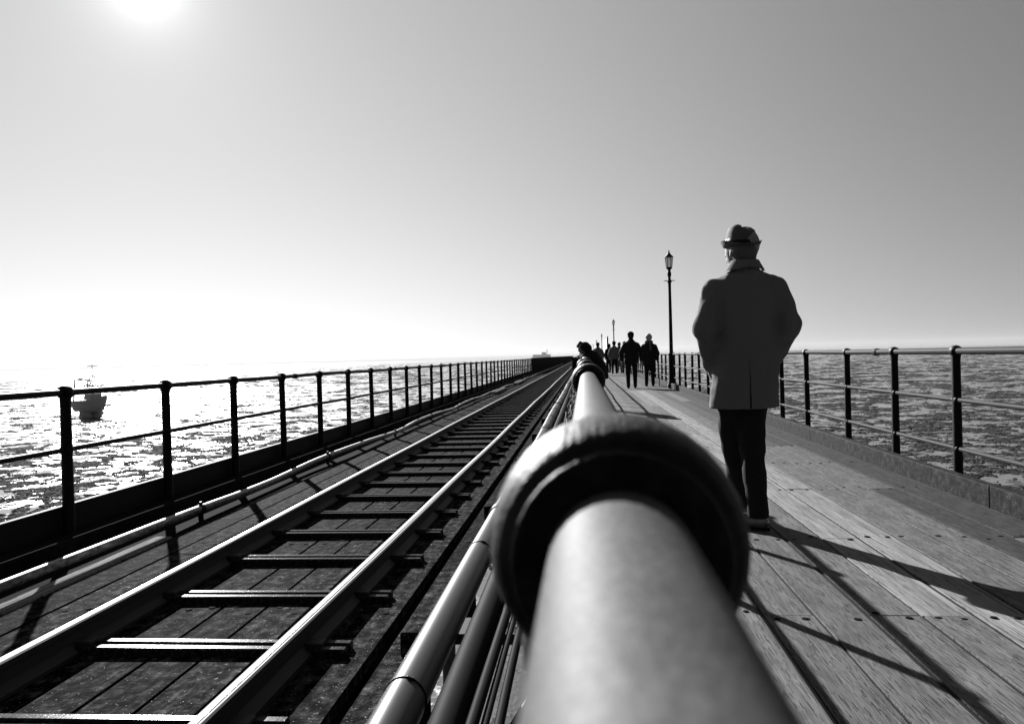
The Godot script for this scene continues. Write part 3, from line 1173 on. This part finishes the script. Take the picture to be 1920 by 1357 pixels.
func gentleman() -> void:
	var t := thing("person", "man in a grey knee-length raincoat and brimmed hat, hands in pockets, seen from behind", "person", Vector3(0.955, 0.0, -4.78), 0.06)
	var Z := Vector3.BACK
	var mb := MB.new()
	# body inside the clothes
	sdf(mb, [
		[Vector3(0, 0.9, 0), Vector3(0, 1.2, 0), 0.13, 0.13, Z, 1.4], [Vector3(0, 1.2, 0), Vector3(0, 1.36, 0), 0.13, 0.13, Z, 1.4],
		[Vector3(-0.13, 1.4, 0), Vector3(0.13, 1.4, 0), 0.045, 0.045], [Vector3(0, 1.42, 0.01), Vector3(0, 1.56, 0.0), 0.06, 0.056],
		[Vector3(-0.17, 1.42, 0), Vector3(-0.25, 1.18, 0.05), 0.045, 0.04], [Vector3(-0.25, 1.18, 0.05), Vector3(-0.2, 0.98, -0.06), 0.04, 0.03],
		[Vector3(0.17, 1.42, 0), Vector3(0.23, 1.19, 0.05), 0.045, 0.04], [Vector3(0.23, 1.19, 0.05), Vector3(0.18, 1.0, -0.06), 0.04, 0.03],
		[Vector3(-0.1, 0.88, 0), Vector3(-0.05, 0.47, -0.16), 0.07, 0.05], [Vector3(-0.05, 0.47, -0.16), Vector3(0.015, 0.08, -0.29), 0.05, 0.035],
		[Vector3(0.025, 0.88, 0), Vector3(0.015, 0.47, 0.0), 0.07, 0.05], [Vector3(0.015, 0.47, 0.0), Vector3(0.03, 0.08, 0.05), 0.05, 0.035],
	], 0.02, 0.04)
	head(mb, Vector3(-0.012, 1.635, -0.02), 0.55, 0.05, 1.0, 0.007)
	hand(mb, Vector3(-0.2, 0.97, -0.06), Vector3(0.25, -0.95, -0.15).normalized(), Vector3.LEFT, Vector3.FORWARD)
	hand(mb, Vector3(0.18, 0.99, -0.06), Vector3(-0.25, -0.95, -0.15).normalized(), Vector3.RIGHT, Vector3.FORWARD)
	put("body", mb.mesh(), M.skin, t)
	mb = MB.new()
	sdf(mb, [
		[Vector3(-0.033, 0.62, 0.0), Vector3(-0.008, 1.0, 0.0), 0.202, 0.186, Z, 1.3], [Vector3(-0.008, 1.0, 0.0), Vector3(0, 1.3, 0.01), 0.186, 0.187, Z, 1.38],
		[Vector3(-0.16, 1.4, 0.0), Vector3(0, 1.458, 0.01), 0.07, 0.08], [Vector3(0.16, 1.4, 0.0), Vector3(0, 1.458, 0.01), 0.07, 0.08], [Vector3(0, 1.44, 0.015), Vector3(-0.006, 1.54, 0.014), 0.097, 0.07],
		[Vector3(-0.18, 1.395, 0.0), Vector3(-0.25, 1.175, 0.05), 0.071, 0.069], [Vector3(-0.25, 1.175, 0.05), Vector3(-0.19, 0.985, -0.06), 0.069, 0.056], [Vector3(-0.19, 0.985, -0.06), Vector3(-0.165, 0.93, -0.085), 0.056, 0.05],
		[Vector3(0.18, 1.395, 0.0), Vector3(0.232, 1.19, 0.05), 0.071, 0.069], [Vector3(0.232, 1.19, 0.05), Vector3(0.17, 1.0, -0.06), 0.069, 0.056],
	], 0.009, 0.028, [[Vector3.DOWN, -0.708], [Vector3.UP, 1.548]], 0.011, 8.0)
	var coat := put("coat", mb.mesh(), M.coat, t)
	# back vent at the hem
	var seam := []
	for q in 28:
		var y := lerpf(0.712, 0.98, q / 27.0)
		var far := -1.0
		var cx := -0.025
		for p in mb.v:
			if absf(p.y - y) < 0.012 and absf(p.x - cx) < 0.012:
				far = maxf(far, p.z)
		var hw := lerpf(0.0055, 0.0006, clampf((y - 0.71) / 0.26, 0.0, 1.0))
		seam.append([Vector3(cx - hw, y, far + 0.0008), Vector3(cx, y, far + 0.002), Vector3(cx + hw, y, far + 0.0008)])
	var sb := MB.new()
	sb.grid(seam)
	put("back_vent", sb.mesh(), M.cloth_dark, coat)
	# turned-down collar
	mb = MB.new()
	var rows := [[], [], [], []]
	for q in 25:
		var a := lerpf(-0.32, PI + 0.32, q / 24.0)
		var o := Vector3(cos(a), 0, sin(a))
		rows[0].append(o * Vector3(0.068, 0, 0.068) + Vector3(-0.006, 1.54, 0.01))
		rows[1].append(o * Vector3(0.072, 0, 0.074) + Vector3(-0.006, 1.572, 0.014))
		rows[2].append(o * Vector3(0.08, 0, 0.082) + Vector3(-0.006, 1.568, 0.018))
		rows[3].append(o * Vector3(0.104 + 0.012 * absf(o.x), 0, 0.1) + Vector3(-0.006, 1.522 - 0.016 * absf(o.x), 0.014))
	mb.grid(rows)
	put("collar", mb.mesh(), M.coat, coat)
	mb = MB.new()
	sdf(mb, [
		[Vector3(-0.11, 0.86, 0), Vector3(-0.05, 0.47, -0.16), 0.09, 0.072], [Vector3(-0.05, 0.47, -0.16), Vector3(0.02, 0.03, -0.3), 0.07, 0.058],
		[Vector3(0.025, 0.86, 0), Vector3(0.015, 0.47, 0.0), 0.09, 0.074], [Vector3(0.015, 0.47, 0.0), Vector3(0.03, 0.03, 0.05), 0.07, 0.06],
	], 0.012, 0.02, [[Vector3.DOWN, -0.07]], 0.012, 8.0)
	put("trousers", mb.mesh(), M.cloth_dark, t)
	for d in [[Vector3(-0.6, 0, -0.8), Vector3(0.02, 0.0, -0.3)], [Vector3(-0.85, 0, -0.5), Vector3(0.03, 0.0, 0.05)]]:
		var sm := shoe_mesh(d[0], d[1])
		var sh := put("shoe", sm[0].mesh(), M.leather, t)
		put("sole", sm[1].mesh(), M.black_flat, sh)
	mb = MB.new()
	sdf(mb, [[Vector3(-0.014, 1.67, 0.0), Vector3(-0.01, 1.625, 0.025), 0.09, 0.075], [Vector3(-0.01, 1.625, 0.025), Vector3(-0.006, 1.585, 0.03), 0.07, 0.055]], 0.012, 0.02)
	put("hair", mb.mesh(), M.hair, t)
	# soft tweed hat: dented crown, brim turned up at the sides
	mb = MB.new()
	rows = []
	var hc := Vector3(-0.012, 1.665, -0.012)
	var prof := [[0.126, 0.0], [0.115, -0.012], [0.1, -0.016], [0.096, 0.0], [0.094, 0.03], [0.09, 0.06], [0.08, 0.088], [0.056, 0.104], [0.028, 0.108], [0.002, 0.104]]
	for q in prof.size():
		var ring := []
		for k in 40:
			var a := TAU * k / 40
			var o := Vector3(cos(a), 0, -sin(a))
			var r: float = prof[q][0]
			var y: float = prof[q][1]
			if q < 2:
				y += (0.036 * o.x * o.x - 0.01) * (1.0 if q == 0 else 0.4)
				r *= 1.0 + 0.04 * sin(3.0 * a)
			else:
				r *= 1.0 + 0.035 * sin(2.0 * a + 0.6) + 0.02 * sin(5.0 * a)
				y += (0.012 * sin(a * 2.0 + 1.0) - 0.012 * maxf(o.x, 0.0)) * smoothstep(0.02, 0.09, prof[q][1])
			ring.append(hc + o * r * Vector3(0.93, 1, 1.08) + Vector3(0, y, 0))
		rows.append(ring)
	mb.grid(rows, true)
	var hat := put("hat", mb.mesh(), M.tweed, t)
	mb = MB.new()
	rows = [[], [], []]
	for k in 40:
		var a := TAU * k / 40
		var o := Vector3(cos(a), 0, -sin(a)) * Vector3(0.93, 1, 1.08)
		var w := 1.0 + 0.035 * sin(2.0 * a + 0.6) + 0.02 * sin(5.0 * a)
		rows[0].append(hc + o * 0.102 * w + Vector3(0, -0.012, 0))
		rows[1].append(hc + o * 0.101 * w + Vector3(0, 0.004, 0))
		rows[2].append(hc + o * 0.098 * w + Vector3(0, 0.018, 0))
	mb.grid(rows, true)
	put("hat_band", mb.mesh(), M.cloth_dark, hat)


func walker(label: String, at: Vector3, turn: float, tall: float, wide: float, coat_m: Material, hem: float, leg_m: Material, cap: String, stride: float, elbows: float, extra := "", coarse := 0.024) -> Node3D:
	var t := thing("person", label, "person", at, turn, "walkers on the pier")
	var k := tall / 1.75
	var Z := Vector3.BACK
	var c := coarse
	var P := func(x: float, y: float, z: float) -> Vector3: return Vector3(x * wide, y, z) * k
	var mb := MB.new()
	var la := [P.call(-0.165, 1.35, 0), P.call(-0.23 - elbows, 1.12, 0.03), P.call(-0.23 - elbows * 0.6, 0.87, -0.05 + stride * 0.3)]
	var ra := [P.call(0.165, 1.35, 0), P.call(0.23 + elbows, 1.12, 0.03), P.call(0.23 + elbows * 0.6, 0.87, -0.05 - stride * 0.3)]
	var ll := [P.call(-0.085, 0.86, 0), P.call(-0.095, 0.47, -0.03 - stride * 0.4), P.call(-0.1, 0.08, stride)]
	var rl := [P.call(0.085, 0.86, 0), P.call(0.09, 0.47, -0.03 + stride * 0.2), P.call(0.095, 0.08, -stride)]
	sdf(mb, [[P.call(0, 0.9, 0), P.call(0, 1.4, 0), 0.12 * k, 0.13 * k, Z, 1.4], [P.call(0, 1.4, 0.01), P.call(0, 1.53, 0), 0.055 * k, 0.055 * k],
		[la[0], la[1], 0.045 * k, 0.04 * k], [la[1], la[2], 0.04 * k, 0.032 * k], [ra[0], ra[1], 0.045 * k, 0.04 * k], [ra[1], ra[2], 0.04 * k, 0.032 * k],
		[ll[0], ll[1], 0.07 * k, 0.05 * k], [ll[1], ll[2], 0.05 * k, 0.04 * k], [rl[0], rl[1], 0.07 * k, 0.05 * k], [rl[1], rl[2], 0.05 * k, 0.04 * k]], maxf(c, 0.022), 0.04)
	head(mb, P.call(0, 1.62, -0.02), 0.0, 0.0, k, 0.018)
	hand(mb, la[2], (la[2] - la[1]).normalized(), Vector3.LEFT, Vector3.FORWARD, k)
	hand(mb, ra[2], (ra[2] - ra[1]).normalized(), Vector3.RIGHT, Vector3.FORWARD, k)
	put("body", mb.mesh(), M.skin, t)
	mb = MB.new()
	sdf(mb, [[P.call(0, hem - 0.05, 0), P.call(0, 1.05, 0), 0.2 * wide * k, 0.185 * wide * k, Z, 1.35], [P.call(0, 1.05, 0), P.call(0, 1.3, 0.01), 0.185 * wide * k, 0.18 * wide * k, Z, 1.4],
		[P.call(-0.13, 1.365, 0), P.call(0, 1.43, 0.01), 0.072 * k, 0.085 * k], [P.call(0.13, 1.365, 0), P.call(0, 1.43, 0.01), 0.072 * k, 0.085 * k], [P.call(0, 1.45, 0.01), P.call(0, 1.53, 0.0), 0.095 * k, 0.075 * k],
		[la[0], la[1], 0.08 * k, 0.068 * k], [la[1], la[2] * 0.9 + la[1] * 0.1, 0.068 * k, 0.05 * k], [ra[0], ra[1], 0.08 * k, 0.068 * k], [ra[1], ra[2] * 0.9 + ra[1] * 0.1, 0.068 * k, 0.05 * k]],
		c, 0.035, [[Vector3.DOWN, -hem * k]], 0.012, 8.0)
	put("coat", mb.mesh(), coat_m, t)
	mb = MB.new()
	sdf(mb, [[ll[0], ll[1], 0.1 * k, 0.075 * k], [ll[1], ll[2], 0.075 * k, 0.06 * k], [rl[0], rl[1], 0.1 * k, 0.075 * k], [rl[1], rl[2], 0.075 * k, 0.06 * k]], c, 0.025, [[Vector3.DOWN, -0.06 * k]])
	put("trousers", mb.mesh(), leg_m, t)
	for q in [ll[2], rl[2]]:
		mb = MB.new()
		sdf(mb, [[Vector3(q.x, 0.045, q.z), Vector3(q.x, 0.035, q.z - 0.17 * k), 0.042, 0.034], [Vector3(q.x, 0.05, q.z), Vector3(q.x, 0.1, q.z), 0.042, 0.045]], 0.018, 0.02, [[Vector3.DOWN, -0.004]])
		put("shoe", mb.mesh(), M.cloth_dark, t)
	mb = MB.new()
	var hc: Vector3 = P.call(0, 1.645, -0.01)
	if cap == "hood":
		sdf(mb, [[hc + Vector3(0, 0.01, 0.03), hc + Vector3(0, -0.02, 0.02), 0.118 * k, 0.115 * k], [hc + Vector3(0, -0.06, 0.05), hc + Vector3(0, -0.13, 0.05), 0.1 * k, 0.09 * k]], 0.02, 0.03)
		put("hood", mb.mesh(), coat_m, t)
	elif cap == "cap":
		sdf(mb, [[hc + Vector3(0, 0.03, 0.01), hc + Vector3(0, 0.045, 0), 0.112 * k, 0.1 * k], [hc + Vector3(-0.06, 0.0, -0.1), hc + Vector3(0.06, 0.0, -0.1), 0.03, 0.03], [hc + Vector3(0, 0.0, 0.03), hc + Vector3(0, -0.03, 0.05), 0.112 * k, 0.09 * k]], 0.018, 0.02)
		put("cap", mb.mesh(), M.cloth_light, t)
	else:
		sdf(mb, [[hc + Vector3(0, 0.03, 0.015), hc + Vector3(0, -0.02, 0.04), 0.106 * k, 0.085 * k], [hc + Vector3(0, -0.02, 0.04), hc + Vector3(0, -0.07, 0.05), 0.085 * k, 0.06 * k]], 0.018, 0.02)
		put("hair", mb.mesh(), M.cloth_dark if cap == "dark hair" else M.hair, t)
	if extra == "scarf":
		mb = MB.new()
		sdf(mb, [[P.call(-0.07, 1.5, 0.03), P.call(0.07, 1.5, 0.03), 0.06, 0.06], [P.call(0.03, 1.46, 0.1), P.call(0.05, 1.25, 0.15), 0.03, 0.035]], 0.018, 0.02)
		put("scarf", mb.mesh(), M.cloth_mid, t)
	return t


func people() -> void:
	gentleman()
	print("man ", Time.get_ticks_msec())
	walker("person in a dark hooded coat walking ahead, left of the nearest couple", Vector3(1.43, 0, -24.4), 0.0, 1.70, 1.16, M.cloth_dark, 0.78, M.cloth_dark, "dark hair", 0.11, 0.04)
	var w := walker("person in pale cap and dark jacket walking with a stick near the lamp post", Vector3(2.06, 0, -25.5), -0.1, 1.64, 1.12, M.cloth_dark, 0.72, M.cloth_dark, "cap", 0.09, 0.02, "scarf")
	var mb := MB.new()
	mb.tube([Vector3(0.3, 0.0, -0.02), Vector3(0.29, 0.82, -0.02), Vector3(0.285, 0.87, 0.02), Vector3(0.28, 0.86, 0.09)], [0.014, 0.013, 0.014, 0.014], 8)
	var st := put("walking_stick", mb.mesh(), M.black_flat, self, Vector3(2.06, 0, -25.5))
	tag(st, "thin walking stick in the right hand of the person in the pale cap", "walking stick")
	walker("person in grey coat walking just right of the handrail, farther off", Vector3(0.72, 0, -41.0), 0.1, 1.66, 1.1, M.cloth_mid, 0.7, M.cloth_dark, "dark hair", 0.08, 0.04, "", 0.034)
	walker("leftmost person of the distant group, dark coat, slightly apart", Vector3(1.42, 0, -46.0), 0.5, 1.66, 1.0, M.cloth_dark, 0.75, M.cloth_dark, "hood", 0.05, 0.02, "", 0.034)
	walker("person in wide dark trousers in the middle of the distant group", Vector3(1.62, 0, -43.0), 0.0, 1.74, 1.05, M.cloth_mid, 0.8, M.cloth_dark, "dark hair", 0.09, 0.03, "", 0.034)
	walker("person with pale hair at the centre of the distant group", Vector3(1.98, 0, -45.0), -0.2, 1.70, 1.05, M.cloth_dark, 0.8, M.cloth_mid, "hair", 0.06, 0.03, "", 0.034)
	walker("rightmost person of the distant group, half hidden by the hooded walker", Vector3(2.22, 0, -44.0), 0.1, 1.72, 1.0, M.cloth_mid, 0.75, M.cloth_dark, "dark hair", 0.07, 0.03, "", 0.034)
	# someone leaning on the handrail
	var t := thing("person", "small person in a dark jacket and floppy cap leaning over the handrail", "person", Vector3(0.2, 0, -15.2), PI / 2)
	var X := Vector3.RIGHT
	var arms := [[Vector3(-0.13, 0.99, -0.04), Vector3(-0.17, 0.99, -0.2), Vector3(-0.03, 1.04, -0.26)], [Vector3(0.13, 0.99, -0.04), Vector3(0.17, 0.99, -0.2), Vector3(0.03, 1.04, -0.28)]]
	var legs := [[Vector3(-0.075, 0.7, 0.08), Vector3(-0.08, 0.38, 0.04), Vector3(-0.08, 0.07, 0.08)], [Vector3(0.075, 0.7, 0.08), Vector3(0.08, 0.38, 0.06), Vector3(0.08, 0.07, 0.12)]]
	var bb := [[Vector3(0, 0.72, 0.07), Vector3(0, 1.0, -0.05), 0.1, 0.11, X, 0.75], [Vector3(0, 1.0, -0.06), Vector3(0, 1.1, -0.15), 0.05, 0.05]]
	var jb := [[Vector3(0, 0.66, 0.09), Vector3(0, 0.82, 0.05), 0.165, 0.16, X, 0.8], [Vector3(0, 0.82, 0.05), Vector3(0, 1.0, -0.05), 0.155, 0.135, X, 0.72], [Vector3(0, 1.03, -0.08), Vector3(0, 1.09, -0.13), 0.085, 0.07]]
	var tb := []
	for q in arms:
		bb.append_array([[q[0], q[1], 0.04, 0.035], [q[1], q[2], 0.035, 0.03]])
		jb.append_array([[q[0], q[1], 0.075, 0.062], [q[1], q[1] * 0.2 + q[2] * 0.8, 0.062, 0.048]])
	for q in legs:
		bb.append_array([[q[0], q[1], 0.06, 0.045], [q[1], q[2], 0.045, 0.035]])
		tb.append_array([[q[0], q[1], 0.09, 0.068], [q[1], q[2], 0.068, 0.055]])
	mb = MB.new()
	sdf(mb, bb, 0.02, 0.035)
	head(mb, Vector3(0, 1.17, -0.2), 0.0, -0.2, 0.95, 0.014)
	hand(mb, arms[0][2], Vector3(0.95, -0.1, -0.25).normalized(), Vector3.UP, Vector3.FORWARD, 0.85)
	hand(mb, arms[1][2], Vector3(-0.95, -0.1, -0.25).normalized(), Vector3.UP, Vector3.FORWARD, 0.85)
	put("body", mb.mesh(), M.skin, t)
	mb = MB.new()
	sdf(mb, jb, 0.018, 0.03, [[Vector3.DOWN, -0.58]], 0.012, 8.0)
	put("jacket", mb.mesh(), M.cloth_dark, t)
	mb = MB.new()
	sdf(mb, tb, 0.022, 0.025, [[Vector3.DOWN, -0.05]])
	put("trousers", mb.mesh(), M.cloth_dark, t)
	for q in legs:
		mb = MB.new()
		var f0: Vector3 = q[2] * Vector3(1, 0, 1)
		sdf(mb, [[f0 + Vector3(0, 0.042, 0), f0 + Vector3(0, 0.035, -0.15), 0.04, 0.033], [f0 + Vector3(0, 0.05, 0), f0 + Vector3(0, 0.09, 0), 0.04, 0.043]], 0.016, 0.02, [[Vector3.DOWN, -0.004]])
		put("shoe", mb.mesh(), M.leather, t)
	mb = MB.new()
	sdf(mb, [[Vector3(-0.04, 1.205, -0.17), Vector3(0.04, 1.205, -0.22), 0.09, 0.088], [Vector3(0, 1.23, -0.29), Vector3(0, 1.215, -0.31), 0.04, 0.03], [Vector3(0, 1.17, -0.11), Vector3(0, 1.12, -0.11), 0.07, 0.06], [Vector3(0.0, 1.27, -0.26), Vector3(0.0, 1.275, -0.27), 0.035, 0.035]], 0.016, 0.025, [], 0.012, 14.0)
	put("cap", mb.mesh(), M.cloth_dark, t)


# ---------------------------------------------------------------- boat
func make_boat() -> void:
	var t := thing("fishing_boat", "small dark fishing boat aground on the wet mud behind the fence", "boat", Vector3(-83.0, MUD_Y, -127.0), deg_to_rad(33.0 - 62.0))
	# hull stations along x: bow at +x
	var rows := []
	var L := 8.4
	for q in 15:
		var u := q / 14.0
		var x := (u - 0.5) * L
		var beam := 1.45 * sqrt(clampf(1.0 - pow(maxf(u - 0.45, 0.0) / 0.55, 2.2), 0.0, 1.0)) * lerpf(0.86, 1.0, smoothstep(0.0, 0.4, u))
		var sheer := 2.15 + 0.95 * pow(maxf(u - 0.25, 0.0) / 0.75, 2.0) + 0.1 * (1.0 - u)
		var keel := 0.75 - 0.1 * smoothstep(0.0, 0.5, u) + 1.1 * pow(maxf(u - 0.78, 0.0) / 0.22, 1.6)
		var ring := []
		for k in 13:
			var a := (k / 12.0 - 0.5) * 2.0
			var w := beam * pow(absf(a), 0.55) * signf(a)
			var y := lerpf(keel, sheer, pow(absf(a), 2.0))
			ring.append(Vector3(x + 0.6 * u * u * absf(a), y * 1.2, w))
		rows.append(ring)
	var mb := MB.new()
	mb.grid(rows)
	mb.poly(rows[0], Vector3.LEFT)
	put("hull", mb.mesh(), M.hull, t)
	mb = MB.new()
	mb.box(Vector3(0.2, 0.4, 0), Vector3(5.6, 0.95, 0.3), 0.03)
	mb.box(Vector3(-3.3, 0.55, 0), Vector3(0.7, 1.1, 0.09), 0.02)
	put("keel", mb.mesh(), M.hull, t)
	for sg in [-1, 1]:
		mb = MB.new()
		mb.box(Vector3(0.4, 0.45, sg * 0.95), Vector3(3.2, 0.95, 0.16), 0.03, Basis(Vector3.RIGHT, sg * 0.35))
		put("bilge_keel", mb.mesh(), M.hull, t)
	mb = MB.new()
	var dk := []
	for q in 15:
		dk.append([rows[q][0] + Vector3(0, -0.35, 0.1), rows[q][12] + Vector3(0, -0.35, -0.1)])
	mb.grid(dk)
	put("deck", mb.mesh(), M.cloth_mid, t)
	mb = MB.new()
	mb.box(Vector3(0.9, 3.75, 0), Vector3(2.3, 1.6, 1.8), 0.08)
	var wh := put("wheelhouse", mb.mesh(), M.white_paint, t)
	mb = MB.new()
	mb.box(Vector3(0.9, 5.3, 0), Vector3(2.7, 0.12, 2.0), 0.03)
	for cx in [-0.2, 0.9, 2.0]:
		for cz in [-0.85, 0.85]:
			mb.box(Vector3(cx, 4.9, cz), Vector3(0.16, 0.75, 0.14), 0.01)
	put("wheelhouse_roof", mb.mesh(), M.hull, wh)
	mb = MB.new()
	mb.tube([Vector3(0.9, 5.3, 0), Vector3(0.9, 9.0, 0)], [0.07, 0.05], 8)
	mb.tube([Vector3(0.9, 8.6, -0.8), Vector3(0.9, 8.6, 0.8)], [0.06], 6)
	mb.tube([Vector3(-0.1, 7.0, -0.2), Vector3(1.9, 6.9, 0.2)], [0.11], 6)
	for cx in [0.1, 1.7]:
		mb.tube([Vector3(cx, 5.3, 0), Vector3(cx, 6.95, 0)], [0.09], 6)
	put("mast", mb.mesh(), M.hull, t)
	mb = MB.new()
	for cz in [-1.1, 1.1]:
		mb.tube([Vector3(-3.3, 2.4, cz), Vector3(-2.6, 6.3, cz)], [0.13], 8)
	mb.tube([Vector3(-2.6, 6.3, -1.3), Vector3(-2.6, 6.3, 1.3)], [0.11], 8)
	mb.tube([Vector3(-3.6, 6.55, 0), Vector3(0.9, 6.0, 0)], [0.12], 8)
	mb.tube([Vector3(-0.6, 5.3, 0), Vector3(-0.6, 6.2, 0)], [0.1], 8)
	put("gantry", mb.mesh(), M.hull, t)
	mb = MB.new()
	for q in range(9, 15, 1):
		for sg in [0, 12]:
			mb.tube([rows[q][sg], rows[q][sg] + Vector3(0, 0.6, 0)], [0.025], 6)
	for sg in [0, 12]:
		var pts := []
		for q in range(9, 15):
			pts.append(rows[q][sg] + Vector3(0, 0.6, 0))
		mb.tube(pts, [0.025], 6)
	put("bow_rail", mb.mesh(), M.hull, t)


func _ready() -> void:
	rng.seed = 7
	make_view()
	make_materials()
	print("materials ", Time.get_ticks_msec())
	make_ground()
	make_walkway()
	make_track_bed()
	make_railway()
	make_railings()
	screens()
	make_pipes()
	make_lamps()
	make_far_things()
	make_boat()
	people()
	print("pier ", Time.get_ticks_msec())
